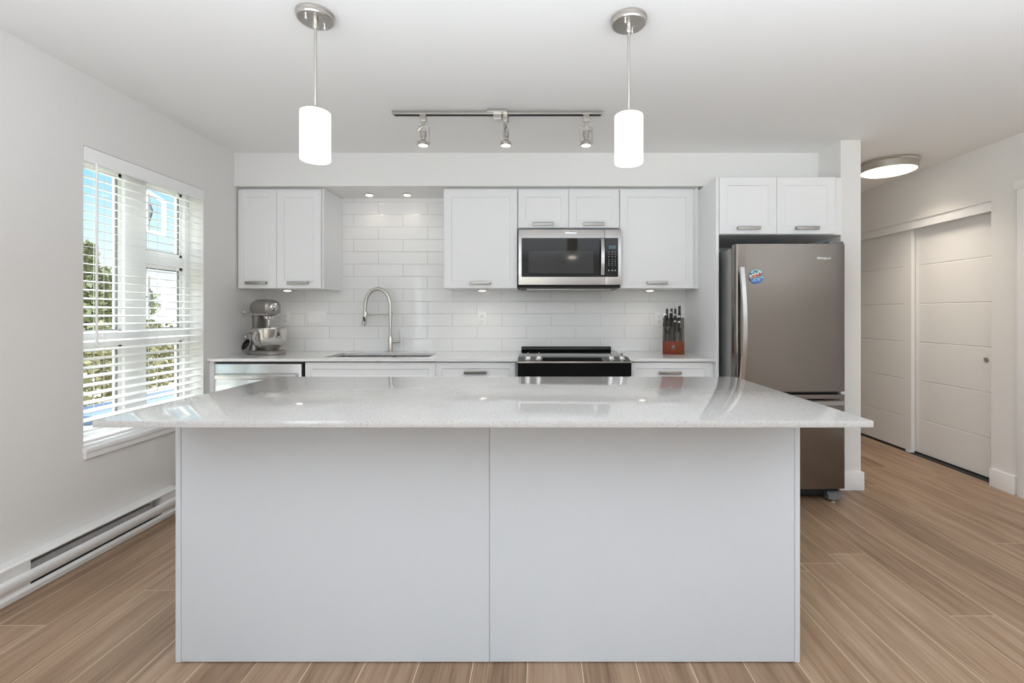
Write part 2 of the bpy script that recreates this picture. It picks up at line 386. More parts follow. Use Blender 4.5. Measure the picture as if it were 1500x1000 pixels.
for x in (RX0, -.95, RX1-.06): mb.box(x, x+.06, YR-.1, YR-.03, .05, RZ1)
mb.box(RX0, RX1, YR-.1, YR-.03, .05, .13); mb.box(RX0, RX1, YR-.1, YR-.03, RZ1-.07, RZ1)
rw = struct('window_2', mb, M['vinyl'])
obj('pane', B(RX0+.06, RX1-.06, YR-.07, YR-.062, .13, RZ1-.07), M['glass'], rw)
mb = MB()
for y in (SY0, (SY0+SY1)/2-.03, SY1-.06): mb.box(XL-.12, XL-.06, y, y+.06, SZ0, SZ1)
mb.box(XL-.12, XL-.06, SY0, SY1, SZ0, SZ0+.07); mb.box(XL-.12, XL-.06, SY0, SY1, SZ1-.07, SZ1)
rw = struct('fill_window', mb, M['vinyl'])
obj('pane', B(XL-.094, XL-.088, SY0+.06, SY1-.06, SZ0+.07, SZ1-.07), M['glass'], rw)

def closet_door(name, y0, y1, x, edge_y):
    mb = MB(); z0, z1, t, mg = .018, 1.985, .034, .09
    mb.box(x, x+t, y0, y0+mg, z0, z1); mb.box(x, x+t, y1-mg, y1, z0, z1)
    poly = [(x+t, z0), (x, z0)]
    for zz in (.31, .645, .98, 1.315, 1.65): poly += [(x, zz-.006), (x+.006, zz), (x, zz+.006)]
    poly += [(x, z1), (x+t, z1)]
    mb.loft([[(p[0], y0+mg, p[1]) for p in poly], [(p[0], y1-mg, p[1]) for p in poly]])
    d = struct(name, mb, M['door'])
    h = MB().lathe([(.0, -.002), (.019, -.002), (.019, -.0035), (.013, -.0035), (.012, .001), (0, .001)], (x, edge_y, .885), 24, 'X')
    obj('handle', h, M['nickel'], d)
    obj('floor_guide', B(x-.012, x+.03, y0+.0, y0+.05, 0.001, .017), M['plastic'], d)
    return d
closet_door('door_1', 4.155, 5.04, XR+.052, 4.98)
closet_door('door_2', OY0+.005, 4.20, XR+.092, 3.50)
struct('door_gap_shade', B(XR+.04, XR+.14, OY0, OY1, .0, .006), M['gap'])          # flat dark strip painting in the shade under the sliding doors

# ------------------------------------------------------------------ window in the left wall
xo = XL - .10                                       # inner face of the window unit
mb = MB(); fx0, fx1 = xo-.06, xo
ym = (WY0 + WY1)/2
for y0, y1 in ((WY0, WY0+.035), (ym-.075, ym+.075), (WY1-.04, WY1)): mb.box(fx0, fx1, y0, y1, WZ0, WZ1, .003)
zr0, zr1, zt0, zt1 = 1.05, 1.115, 1.535, 1.60
for (y0, y1) in ((WY0+.035, ym-.075), (ym+.075, WY1-.04)):
    mb.box(fx0, fx1-.001, y0, y1, zr0, zr1); mb.box(fx0, fx1-.001, y0, y1, WZ0, WZ0+.04); mb.box(fx0, fx1-.001, y0, y1, WZ1-.045, WZ1)
mb.box(fx0, fx1-.001, ym+.075, WY1-.04, zt0, zt1)
lites = [(WY0+.035, ym-.075, zr1, WZ1-.045), (WY0+.035, ym-.075, WZ0+.04, zr0), (ym+.075, WY1-.04, zt1, WZ1-.045), (ym+.075, WY1-.04, zr1, zt0), (ym+.075, WY1-.04, WZ0+.04, zr0)]
win = struct('window_1', mb, M['vinyl'])
for (y0, y1, z0, z1) in lites:
    s = .022; mb = MB(); q = .018
    mb.box(fx0+.008, fx1-.018, y0, y0+s, z0, z1, .002); mb.box(fx0+.008, fx1-.018, y1-s, y1, z0, z1, .002)
    mb.box(fx0+.008, fx1-.018, y0, y1, z0, z0+s, .002); mb.box(fx0+.008, fx1-.018, y0, y1, z1-s, z1, .002)
    obj('sash', mb, M['sash'], win)
    mb = MB(); g0, g1 = fx0+.026, fx0+.038
    mb.box(g0, g1, y1-s-.006, y1-s, z0+s, z1-s); mb.box(g0, g1, y0+s, y0+s+.006, z0+s, z1-s); mb.box(g0, g1, y0+s, y1-s, z1-s-.006, z1-s); mb.box(g0, g1, y0+s, y1-s, z0+s, z0+s+.004)
    obj('gasket', mb, M['gasket'], win)
    obj('pane', B(g0+.003, g0+.008, y0+s, y1-s, z0+s, z1-s), M['glass'], win)
# small frames fitted to image pixels outside the right-hand lights, each on an added bar
for (yt, yb, yt2, yb2) in ((281, 337, 295, 344), (403, 466, 413, 459)):
    D0, D1 = 2.98, 3.42
    a0, a1 = Vector(P(216, yb, D0)), Vector(P(216, yt, D0)); b0, b1 = Vector(P(240, yb2, D1)), Vector(P(240, yt2, D1))  # corners taken from image pixels at assumed depths
    mb = MB()
    for p, q in ((a0, a1), (b0, b1), (a0, b0), (a1, b1)): mb.tube([p, q], .013, 4)
    sh = obj('outside_frame', mb, M['sash'], win)
    mid = (a0 + a1)/2
    obj('added_link_bar', MB().tube([mid, (fx0, 2.93, mid.z)], .005, 8), M['gasket'], sh)  # bar added to tie the floating frame to the window
    obj('latch', MB().tube([mid + Vector((.012, 0, .05)), mid + Vector((.03, 0, .0)), mid + Vector((.012, 0, -.06))], .006, 8), M['gasket'], sh)
struct('trim_3', MB().box(XL-.10, XL+.022, WY0-.005, WY1+.005, WZ0-.03, WZ0-.006, .003), M['trim'])        # sill board
struct('trim_4', MB().box(XL, XL+.014, WY0, WY1, .492, WZ0-.03, .002), M['trim'])                          # apron under the sill
# venetian blind
bl = thing('venetian_blind', 'white wood-slat venetian blind hanging lowered with open slats in the side window', 'blind', (XL-.03, ym, WZ0))
obj('valance', MB().box(XL-.012, XL+.004, WY0+.004, WY1-.003, WZ1-.078, WZ1-.004, .002), M['blind'], bl)
obj('headrail', MB().box(XL-.068, XL-.016, WY0+.006, WY1-.006, WZ1-.055, WZ1-.008, .002), M['blind'], bl)
mb = MB(); z = WZ1-.102; n = 0; slat_z = []
while z > WZ0 + .05:
    slat_z.append(z)
    c = (XL-.034, z); hw = .025; t = -R(9)
    for sgn in (0,):
        dx, dz = hw*math.cos(t), hw*math.sin(t)
        nx, nz_ = -math.sin(t)*.0015, math.cos(t)*.0015
        poly = [(c[0]-dx-nx, c[1]-dz-nz_), (c[0]+dx-nx, c[1]+dz-nz_), (c[0]+dx+nx, c[1]+dz+nz_), (c[0]-dx+nx, c[1]-dz+nz_)]
        mb.prism(poly, 'Y', WY0+.008, WY1-.008)
    z -= .0447
obj('slats', mb, M['blind'], bl)
obj('bottom_rail', MB().box(XL-.06, XL-.01, WY0+.008, WY1-.008, WZ0+.008, WZ0+.026, .003), M['blind'], bl)
for y in (WY0+.12, ym+.045, WY1-.16):
    mb = MB()
    for x in (XL-.0605, XL-.0075): mb.tube([(x, y, WZ1-.06), (x, y, WZ0+.02)], .0011, 6)
    for zz in slat_z: mb.tube([(XL-.0605, y, zz+.0025), (XL-.0075, y, zz-.006)], .0007, 4)
    obj('ladder_cord', mb, M['blind'], bl)
wd = X(139, 2.42)
obj('tilt_wand', MB().tube([(XL+.014, 2.43, 2.0), (XL+.014, 2.43, 1.09)], .0055, 10).tube([(XL+.014, 2.43, 1.09), (XL+.014, 2.43, 1.065)], .007, 10).tube([(XL-.0, 2.43, 2.01), (XL+.014, 2.43, 1.998)], .003, 8), M['blind'], bl)

# ------------------------------------------------------------------ baseboard heater
HY0, HY1 = 1.88, 2.93
he = thing('baseboard_heater', 'long white electric baseboard heater along the left wall below the window', 'heater', (XL+.04, (HY0+HY1)/2, 0))
x = XL + .002
obj('housing', MB().prism([(x, .012), (x, .16), (x+.052, .16), (x+.062, .152), (x+.062, .146), (x+.058, .146), (x+.058, .150), (x+.006, .150), (x+.006, .022), (x+.055, .022), (x+.055, .012)], 'Y', HY0, HY1), M['heater'], he)
obj('front_cover', MB().prism([(x+.056, .102), (x+.064, .106), (x+.071, .100), (x+.075, .088), (x+.073, .066), (x+.064, .052), (x+.060, .054), (x+.068, .068), (x+.070, .088), (x+.066, .096)], 'Y', HY0+.01, HY1-.01), M['heater'], he)
obj('fins', MB().box(x+.012, x+.053, HY0+.19, HY1-.2, .055, .128), M['fin'], he)
obj('bottom_rail', MB().prism([(x+.006, .003), (x+.064, .003), (x+.068, .026), (x+.060, .040), (x+.055, .036), (x+.055, .022), (x+.006, .022)], 'Y', HY0+.003, HY1-.003), M['heater'], he)
for y0, y1 in ((HY0, HY0+.19), (HY1-.14, HY1)):
    obj('end_cap', MB().prism([(x+.004, .014), (x+.004, .158), (x+.050, .158), (x+.060, .149), (x+.060, .044), (x+.056, .014)], 'Y', y0+.001, y1-.001), M['heater'], he)

# ------------------------------------------------------------------ island
IY = 1.654; IX0, IX1 = X(257, IY), X(1172, IY); ISX = X(717, IY)
isl = thing('kitchen_island', 'white panelled kitchen island base standing on the wood floor', 'island', ((IX0+IX1)/2, 2.0, 0))
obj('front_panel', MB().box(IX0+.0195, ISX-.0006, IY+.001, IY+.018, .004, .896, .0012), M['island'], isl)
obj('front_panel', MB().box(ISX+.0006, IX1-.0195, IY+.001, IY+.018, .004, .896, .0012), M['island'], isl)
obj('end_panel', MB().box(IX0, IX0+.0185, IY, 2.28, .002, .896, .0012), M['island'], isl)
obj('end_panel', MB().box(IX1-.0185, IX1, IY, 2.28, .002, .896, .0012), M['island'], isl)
obj('cabinet_body', MB().box(IX0+.02, IX1-.02, IY+.02, 2.24, .10, .895).box(IX0+.02, IX1-.02, IY+.02, 2.18, .0, .10), M['cab'], isl)
xs = [IX0+.02 + (IX1-IX0-.04)*k/4 for k in range(5)]
for k in range(4):
    mb = MB(); mb.T = Matrix.Translation((0, 2.24*2+.02, 0)) @ Matrix.Scale(-1, 4, (0, 1, 0)); mb.shaker(xs[k]+.0015, xs[k+1]-.0015, .11, .88, 2.24)
    obj('door', mb, M['cab'], isl)
ict = obj('island_countertop', MB().box(X(135, 1.36), X(1280, 1.36), 1.36, 2.325, .8975, .917, .002), M['quartz'])
tag(ict, 'large speckled pale quartz slab lying on top of the white island', 'countertop')

# ------------------------------------------------------------------ cabinets
def pull(xc, zc, yf, parent, wdt=.155):
    mb = MB(); h = .011
    mb.box(xc-wdt/2, xc+wdt/2, yf-.028, yf-.021, zc-h, zc+h, .002)
    for s in (-1, 1): mb.box(xc+s*(wdt/2-.012), xc+s*wdt/2, yf-.024, yf, zc-h*.8, zc+h*.8, .001)
    return obj('handle', mb, M['pull'], parent)
def upper(label, x0, x1, z0, z1, yf, yb, splits, ztop=None, extra=0, hz=.042):
    t = thing('wall_cabinet', label, 'cabinet', ((x0+x1)/2, (yf+yb)/2, z0))
    mb = MB(); mb.box(x0, x1, yf+.022, yb, z0, z1); 
    if ztop: mb.box(x0, x1, yf+.04, yb, z1, ztop)
    obj('cabinet_body', mb, M['cab'], t)
    for a, b in zip(splits, splits[1:]):
        d = obj('door', MB().shaker(a+.0015, b-.0015, z0+.002, z1-.002, yf), M['cab'], t)
        pull((a+b)/2, z0+hz, yf, d)
    return t
UF, UB = 3.575, YB-.013
cz0, cz1 = 1.42, 2.172
ux = lambda p: X(p, UF)
upper('tall two-door white wall cabinet in the left corner above the stand mixer', XL+.004, ux(473), cz0, cz1, UF, UB, [XL+.012, ux(405), ux(470)], 2.188)
upper('single-door white wall cabinet between the tiled sink alcove and the microwave', ux(649), ux(758)-.001, cz0, cz1, UF, UB, [ux(650), ux(758)], 2.188)
upper('short two-door white wall cabinet directly above the microwave', ux(758)+.001, ux(907)-.001, Z(334, UF), cz1, UF, UB, [ux(759), ux(833), ux(907)], 2.188, hz=.03)
upper('single-door white wall cabinet above the knife block, right of the microwave', ux(907)+.001, ux(1019), cz0, cz1, UF, UB, [ux(908), ux(1016)], 2.188)
FF = 3.25
pnl = obj('fridge_side_panel', MB().box(1.228, X(1053, FF), FF, UB, .0, 2.172, .001), M['cab'])
tag(pnl, 'tall white gable panel standing between the counter and the refrigerator', 'panel')
obj('filler', MB().box(ux(1019)+.001, 1.2275, UF+.03, UF+.045, cz0, 2.188), M['cab'], pnl)
upper('two-door white cabinet mounted high above the refrigerator', X(1053, FF)+.001, 2.112, Z(343, FF), 2.172, FF, UB, [X(1053, FF)+.002, X(1138, FF), X(1224, FF)], None, hz=.042)
tf = obj('filler', MB().box(X(1053, FF)+.001, 2.112, FF+.29, FF+.31, 2.1725, 2.2), M['cab'], pnl)

BF = 3.285; CTZ = .917; ct0 = .8975
def base(name, label, x0, x1, drawers, doors):
    t = thing(name, label, 'cabinet', ((x0+x1)/2, 3.6, 0))
    obj('cabinet_body', MB().box(x0, x1, BF+.022, UB, .10, (ct0-.001) if drawers else .65), M['cab'], t)
    obj('toe_kick', MB().box(x0, x1, BF+.08, BF+.095, 0, .10), M['cab'], t)
    return t
bx = lambda p: X(p, BF)
zd1, zd0 = .889, .745
DWX0, DWX1 = X(313, 3.27), X(444, 3.27)
t = base('sink_base_cabinet', 'white base cabinet with a plain false front under the sink', DWX1+.004, bx(638), False, 2)
obj('false_front', MB().shaker(DWX1+.006, bx(638)-.0015, zd0, zd1, BF, fr=.045), M['cab'], t)
md = (DWX1 + bx(638))/2
for a, b in ((DWX1+.006, md), (md, bx(638))):
    d = obj('door', MB().shaker(a+.0015, b-.0015, .105, zd0-.004, BF), M['cab'], t); pull((a+b)/2, zd0-.05, BF, d)
RGX0, RGX1 = -.135, .625
t = base('drawer_base_cabinet', 'white drawer base cabinet just left of the black range', bx(638)+.001, RGX0-.006, True, 0)
for z0, z1 in ((zd0, zd1), (.43, zd0-.004), (.105, .426)):
    a, b = bx(638)+.0015, RGX0-.022
    d = obj('drawer', MB().shaker(a, b, z0, z1, BF, fr=.042), M['cab'], t); pull((a+b)/2, Z(544.5, BF) if z1 == zd1 else z1-.06, BF, d)
t = base('drawer_base_cabinet', 'white drawer base cabinet under the knife block, right of the range', RGX1+.006, 1.2275, True, 0)
for z0, z1 in ((zd0, zd1), (.43, zd0-.004), (.105, .426)):
    a, b = RGX1+.008, 1.205
    d = obj('drawer', MB().shaker(a, b, z0, z1, BF, fr=.042), M['cab'], t); pull((a+b)/2, Z(545, BF) if z1 == zd1 else z1-.06, BF, d)
fl = obj('filler_panel', MB().box(XL+.002, DWX0-.004, BF-.004, BF+.016, .0, ct0-.001, .001), M['cab'])
tag(fl, 'narrow white filler strip between the left wall and the dishwasher', 'panel')

# counters
CF = 3.26
SX0, SX1, SY0_, SY1_ = -1.545, -.785, 3.385, 3.765
mb = MB()
xa, xb = XL+.002, RGX0-.004
mb.box(xa, SX0, CF, UB, ct0, CTZ); mb.box(SX1, xb, CF, UB, ct0, CTZ); mb.box(SX0, SX1, CF, SY0_, ct0, CTZ); mb.box(SX0, SX1, SY1_, UB, ct0, CTZ)
tag(obj('countertop', mb, M['counter']), 'long white quartz counter with the sink cut into it, left of the range', 'countertop')
tag(obj('countertop', MB().box(RGX1+.004, 1.2275, CF, UB, ct0, CTZ), M['counter']), 'short white quartz counter carrying the knife block', 'countertop')

# sink
sk = thing('kitchen_sink', 'stainless double-bowl undermount sink below the tall faucet', 'sink', ((SX0+SX1)/2, (SY0_+SY1_)/2, .70))
sdv = -1.155
for x0, x1 in ((SX0-.006, sdv-.012), (sdv+.012, SX1+.006)):
    y0, y1, zt, zb = SY0_-.006, SY1_+.006, ct0-.0008, .70
    def rr_(i, z, n=6, rad=.03):
        pts = []
        for cx_, cy_, a0 in ((x1-i-rad, y1-i-rad, 0), (x0+i+rad, y1-i-rad, 90), (x0+i+rad, y0+i+rad, 180), (x1-i-rad, y0+i+rad, 270)):
            for k in range(n): a = R(a0 + 90*k/(n-1)); pts.append((cx_+rad*math.cos(a), cy_+rad*math.sin(a), z))
        return pts
    bo = obj('bowl', MB().loft([rr_(-.0, zb-.002), rr_(-.0, zt), rr_(.004, zt), rr_(.006, zb+.03), rr_(.03, zb+.002)], True), M['steel'], sk)
    obj('drain', MB().lathe([(0, .001), (.045, .001), (.045, .004), (.03, .0035), (.0, .0025)], ((x0+x1)/2, (y0+y1)/2, zb+.002), 24), M['chrome'], bo)

# faucet
fd = 3.83
fa = thing('kitchen_faucet', 'tall brushed steel spring-neck faucet arching left over the sink', 'faucet', P(572, 513, fd)[:2] + (CTZ,))
fx, sc = X(572, fd), fd/F
def FP(px, py): return (X(px, fd), fd, Z(py, fd))
obj('base', MB().lathe([(0, 0), (.027, 0), (.027, .006), (.019, .009), (.019, .125), (.0165, .13), (0, .13)], (fx, fd, CTZ), 28), M['nickel'], fa)
obj('riser', MB().tube([(fx, fd, CTZ+.128), FP(572, 452)], .0125, 18).tube([FP(572, 463), FP(572, 457)], .0165, 18), M['nickel'], fa)
cxp, cyp = 553.5, 447
path = [FP(572, 453)]
for k in range(0, 21):
    a = R(180*k/20); path.append(FP(cxp + 18.2*math.cos(a), cyp - 24*math.sin(a)))
path += [FP(534.8, 452), FP(534.2, 458)]
hs = MB(); hs.tube(path, .0135, 16); ho = obj('spring_hose', hs, M['nickel'], fa)
mb = MB()
for i in range(2, len(path)-1):
    for fr_ in (0, .33, .66):
        a, b = Vector(path[i-1]), Vector(path[i]); c = a.lerp(b, fr_); d = (b-a).normalized()*.0016
        mb.tube([c-d, c+d], .0152, 14)
obj('coil', mb, M['nickel'], ho)
hd = obj('spray_head', MB().tube([FP(535, 456), FP(535.5, 459), FP(533.5, 470), FP(532.5, 477)], [.0135, .0165, .0175, .0155], 18), M['nickel'], fa)
c = Vector(FP(534.2, 467)); mb = MB(); mb.T = Matrix.Translation(c) @ Matrix.Rotation(R(-8), 4, 'Y'); mb.box(-.0055, .0085, -.021, -.010, -.019, .019, .004)
obj('spray_button', mb, M['black'], hd)
obj('support_arm', MB().tube([FP(571, 460), FP(541, 460.5)], .0055, 12).tube([FP(543, 460.5), FP(535, 460.5)], .009, 12), M['nickel'], fa)
lv = obj('lever_hub', MB().tube([FP(572, 500), FP(585.5, 500)], .013, 16).tube([FP(577, 500), FP(579, 500)], .0138, 16), M['nickel'], fa)
obj('lever', MB().tube([FP(584.8, 498), FP(584.6, 482.5)], [.0042, .0032], 10), M['nickel'], lv)

# ------------------------------------------------------------------ dishwasher
D = 3.27
dw = thing('dishwasher', 'stainless dishwasher with a bowed bar handle under the left counter', 'dishwasher', ((DWX0+DWX1)/2, 3.55, 0))
obj('cabinet_body', MB().box(DWX0+.003, DWX1-.003, D+.045, 3.85, .02, .889).box(DWX0+.004, DWX1-.003, D+.01, D+.05, .10, .889), M['black'], dw)
dr = obj('door', MB().box(DWX0+.004, DWX1-.012, D, D+.04, .11, .879, .004), M['dw'], dw)
mb = MB(); rings = []
for k in range(17):
    u = k/16; x_ = DWX0+.03 + (DWX1-DWX0-.068)*u; yy = D-.026-.022*math.sin(math.pi*u)
    rings.append([(x_, yy+.007, .775), (x_, yy-.007, .78), (x_, yy-.010, .797), (x_, yy-.007, .812), (x_, yy+.007, .816)])
mb.loft(rings)
for x_ in (DWX0+.038, DWX1-.046): mb.box(x_-.012, x_+.012, D-.032, D, .782, .81, .003)
obj('handle', mb, M['steel'], dr)
obj('toe_kick', MB().box(DWX0+.003, DWX1-.003, D+.06, D+.07, .0, .10), M['black'], dw)

# ------------------------------------------------------------------ range
rg = thing('electric_range', 'black slide-in electric range with chrome knobs on top beside the counter', 'range', ((RGX0+RGX1)/2, 3.5, 0))
RF = 3.155
obj('cabinet_body', MB().box(RGX0, RGX1, RF+.03, 3.88, .02, .895), M['black'], rg)
obj('cooktop', MB().box(RGX0-.002, RGX1+.002, RF+.13, 3.865, .9185, .928, .003), M['cooktop'], rg)
x0, x1 = RGX0, RGX1
for x_ in (RGX0, RGX1-.006): obj('side_rim', B(x_, x_+.006, RF+.131, 3.865, .896, .918), M['steel'], rg)
cpn = obj('control_panel', MB().prism([(RF, .810), (RF, .897), (RF+.006, .905), (RF+.13, .927), (RF+.13, .89), (RF+.03, .81)], 'X', x0-.001, x1+.001), M['blackglass'], rg)
obj('front_trim', MB().prism([(RF-.0015, .899), (RF+.005, .9065), (RF+.009, .9072), (RF+.009, .9055), (RF+.006, .9045), (RF+.001, .898)], 'X', x0-.001, x1+.001), M['pull'], rg)
mb = MB(); mb.prism([(RF+.03, .9105), (RF+.035, .9145), (RF+.115, .9285), (RF+.12, .9255)], 'X', X(795, 3.2), X(882, 3.2))
obj('touch_panel', mb, M['blackglass'], rg)
for px in (773.5, 789.5, 895.5, 911):
    xx = X(px, RF+.06); c = (xx, RF+.06, .9148)
    mb = MB(); mb.T = Matrix.Translation(c) @ Matrix.Rotation(R(10), 4, 'X')
    mb.lathe([(0, 0), (.023, 0), (.023, .004), (.019, .007), (.017, .022), (.015, .025), (0, .025)], (0, 0, 0), 26)
    kb = obj('knob', mb, M['chrome'], rg)
    mb = MB(); mb.T = Matrix.Translation(c) @ Matrix.Rotation(R(10), 4, 'X') @ Matrix.Rotation(R(0), 4, 'Z'); mb.box(-.004, .004, -.018, .018, .02, .046, .002)
    obj('knob_grip', mb, M['chrome'], kb)
obj('rear_vent', MB().tube([(RGX0+.0, 3.85, .943), (RGX1-.03, 3.85, .943)], .019, 16).box(RGX0+.01, RGX1-.04, 3.855, 3.88, .90, .945), M['black'], rg)
od = obj('oven_door', MB().box(RGX0+.004, RGX1-.004, RF+.002, RF+.03, .22, .80, .004), M['black'], rg)
obj('door_window', MB().box(RGX0+.12, RGX1-.12, RF-.001, RF+.003, .34, .66), M['blackglass'], od)
obj('handle', MB().tube([(RGX0+.05, RF-.045, .782), (RGX1-.05, RF-.045, .782)], .012, 14).box(RGX0+.06, RGX0+.085, RF-.045, RF+.004, .772, .792).box(RGX1-.085, RGX1-.06, RF-.045, RF+.004, .772, .792), M['steel'], od)
obj('drawer', MB().box(RGX0+.004, RGX1-.004, RF+.002, RF+.03, .06, .21, .004), M['black'], rg)
for x_ in (RGX0+.05, RGX1-.09):
    for y_ in (RF+.08, 3.78): obj('foot', B(x_, x_+.04, y_, y_+.04, 0, .025), M['black'], rg)

# ------------------------------------------------------------------ microwave
MF = 3.53
mw = thing('microwave', 'stainless over-the-range microwave with black glass door hung under a short cabinet', 'microwave', (X(834, MF), 3.7, 1.43))
mx0, mx1 = X(759.5, MF), X(910, MF); mz1, mz0 = Z(335.5, MF)-.001, Z(417, MF); msx = X(886, MF)
obj('cabinet_body', MB().box(mx0+.002, mx1-.002, MF+.022, UB, mz0-.022, mz1), M['black'], mw)
obj('vent_strip', MB().prism([(MF+.006, mz0), (MF+.012, mz0-.018), (MF+.03, mz0-.026), (UB-.1, mz0-.026), (UB-.1, mz0)], 'X', mx0+.004, mx1-.012), M['black'], mw)
obj('underside_plate', MB().box(mx0+.06, mx1-.06, MF+.05, UB-.1, mz0-.031, mz0-.0265, .001), M['steel'], mw)
dr = obj('door', MB().box(mx0, msx-.001, MF, MF+.02, mz0, mz1, .002), M['steel'], mw)
zz1, zz0 = Z(348.5, MF), Z(405.5, MF)
def rrect(mb, x0, x1, z0, z1, y0, y1, rad=.006, n=5, sides='LR'):
    pts = []
    for cx_, cz_, a0, s in ((x1-rad, z1-rad, 0, 'R'), (x0+rad, z1-rad, 90, 'L'), (x0+rad, z0+rad, 180, 'L'), (x1-rad, z0+rad, 270, 'R')):
        if s in sides:
            for k in range(n): a = R(a0 + 90*k/(n-1)); pts.append((cx_+rad*math.cos(a), cz_+rad*math.sin(a)))
        else: pts.append((x1 if s == 'R' else x0, z1 if a0 < 180 else z0))
    mb.loft([[(p[0], y1, p[1]) for p in pts], [(p[0], y0, p[1]) for p in pts]])
    return mb
gx0 = X(764, MF)
obj('door_glass', rrect(MB(), gx0, msx-.001, zz0, zz1, MF-.003, MF+.002, sides='L'), M['blackglass'], dr)
mwin = mat('microwave_mesh_window', (.035, .036, .036), .08, spec=.3, ns=(900, 900, 900), na=.6)
obj('door_screen', rrect(MB(), X(774, MF), X(869, MF), Z(400, MF), Z(367, MF), MF-.0045, MF-.002, .003), mwin, dr)
mb = MB(); rings = []
for k in range(13):
    u = k/12; zc = zz0+.012 + (zz1-zz0-.022)*u; yy = MF-.022-.020*math.sin(math.pi*u); xx = X(882, MF) + .000
    rings.append([(xx-.014, yy+.004, zc), (xx-.012, yy-.006, zc), (xx+.012, yy-.006, zc), (xx+.014, yy+.004, zc)])
mb.loft(rings); mb.box(xx-.011, xx+.011, MF-.024, MF-.002, zz0+.014, zz0+.03).box(xx-.011, xx+.011, MF-.024, MF-.002, zz1-.03, zz1-.014)
obj('handle', mb, M['steel'], dr)
emb = text_mb('Whirlpool', .020, .0005, Matrix.Translation((X(836, MF), MF-.0008, Z(341, MF))) @ FACE)
emb.tube([(X(836, MF)-.035 + .07*k/12, MF-.001, Z(341, MF)-.004 + .016*math.sin(k/12*math.pi)*(1 if k % 2 == 0 else 1)) for k in range(13)], .0007, 5)
obj('emblem', emb, M['chrome'], dr)
pn = obj('control_panel', MB().box(msx+.001, mx1, MF, MF+.02, mz0, mz1, .002), M['steel'], mw)
pg = obj('keypad_glass', rrect(MB(), msx+.001, X(905.5, MF), zz0, zz1, MF-.003, MF+.002, sides='R'), M['blackglass'], pn)
obj('display', MB().box(X(891.5, MF), X(902, MF), MF-.0042, MF-.002, Z(364.5, MF), Z(359.5, MF)), M['display'], pn)
for (py, hh) in ((369, .0018), (372.5, .0018), (375.8, .0022), (380, .0018), (383, .0018), (386, .0018), (388.7, .0018), (396, .0045)):
    for px in (891.8, 896.8, 901.2):
        rr0 = .0035 if hh < .004 else .0045
        obj('key', MB().box(X(px, MF)-rr0, X(px, MF)+rr0, MF-.0036, MF-.002, Z(py, MF)-hh, Z(py, MF)+hh), M['key'], pn)

# ------------------------------------------------------------------ refrigerator
rf = thing('refrigerator', 'tall stainless bottom-freezer refrigerator standing in the alcove by the white column', 'refrigerator', (1.64, 3.45, 0))
Dd = 3.05; fx0, fx1 = 1.283, X(1240, Dd)
obj('cabinet_body', MB().box(fx0+.002, fx1-.004, 3.135, 3.86, .045, 1.662, .004), M['greyplastic'] if False else mat('fridge_side_grey', (.33, .33, .33), .35, .5, ns=(200, 200, 200), na=.06), rf)
obj('gasket', MB().box(fx0+.012, fx1-.012, 3.118, 3.136, .09, 1.655), M['black'], rf)
def fdoor(z0, z1):                        # rounded front edges, softly bowed face
    mb = MB(); pts = []; y1 = 3.118; bow = .006; rd = .018
    pts.append((fx1, y1)); pts.append((fx0, y1))
    for k in range(6): a = R(180 + 90*k/5); pts.append((fx0+rd+rd*math.cos(a), Dd+.006+rd+rd*math.sin(a)))
    for k in range(1, 12): u = k/12; pts.append((fx0+rd+(fx1-fx0-2*rd)*u, Dd+.006-bow*math.sin(math.pi*u)))
    for k in range(6): a = R(270 + 90*k/5); pts.append((fx1-rd+rd*math.cos(a), Dd+.006+rd+rd*math.sin(a)))
    return mb.prism(pts, 'Z', z0, z1)
zd = Z(573.5, Dd)
fdr = obj('door', fdoor(zd, Z(357, Dd)), M['fridge'], rf)
fz = obj('freezer_drawer', fdoor(Z(716, Dd), Z(578, Dd)), M['fridge'], rf)
mb = MB(); rings = []; hx = fx0 + .030; zh1, zh0 = Z(391, Dd-.02), zd+.06
for k in range(25):
    u = k/24; zc = zh0 + (zh1-zh0)*u; s = math.sin(math.pi*u); yy = Dd-.018-.045*s; wd_ = .014
    rings.append([(hx-wd_, yy+.012, zc), (hx-wd_*.9, yy-.008, zc), (hx+wd_*.9, yy-.008, zc), (hx+wd_, yy+.012, zc)])
mb.loft(rings); mb.box(hx-.012, hx+.012, Dd-.022, Dd+.01, zh0, zh0+.035, .003).box(hx-.012, hx+.012, Dd-.022, Dd+.01, zh1-.035, zh1, .003)
obj('handle', mb, M['steel'], fdr)
mb = MB(); rings = []; hz_ = Z(590, Dd-.03)
for k in range(21):
    u = k/20; x_ = fx0+.03 + (fx1-fx0-.06)*u; yy = Dd-.020-.026*math.sin(math.pi*u)
    rings.append([(x_, yy+.010, hz_-.016), (x_, yy-.008, hz_-.014), (x_, yy-.010, hz_+.012), (x_, yy+.010, hz_+.016)])
mb.loft(rings); mb.box(fx0+.032, fx0+.07, Dd-.026, Dd+.012, hz_-.013, hz_+.013, .003).box(fx1-.07, fx1-.032, Dd-.026, Dd+.012, hz_-.013, hz_+.013, .003)
obj('handle', mb, M['steel'], fz)
obj('hinge_cover', MB().box(fx1-.10, fx1-.004, Dd+.02, Dd+.16, 1.6805, 1.70, .006), M['greyplastic'], rf)
obj('kick_grille', MB().box(fx0+.02, fx1-.02, 3.11, 3.13, .035, .085).box(fx0+.02, fx1-.02, 3.105, 3.11, .045, .05), M['black'], rf)
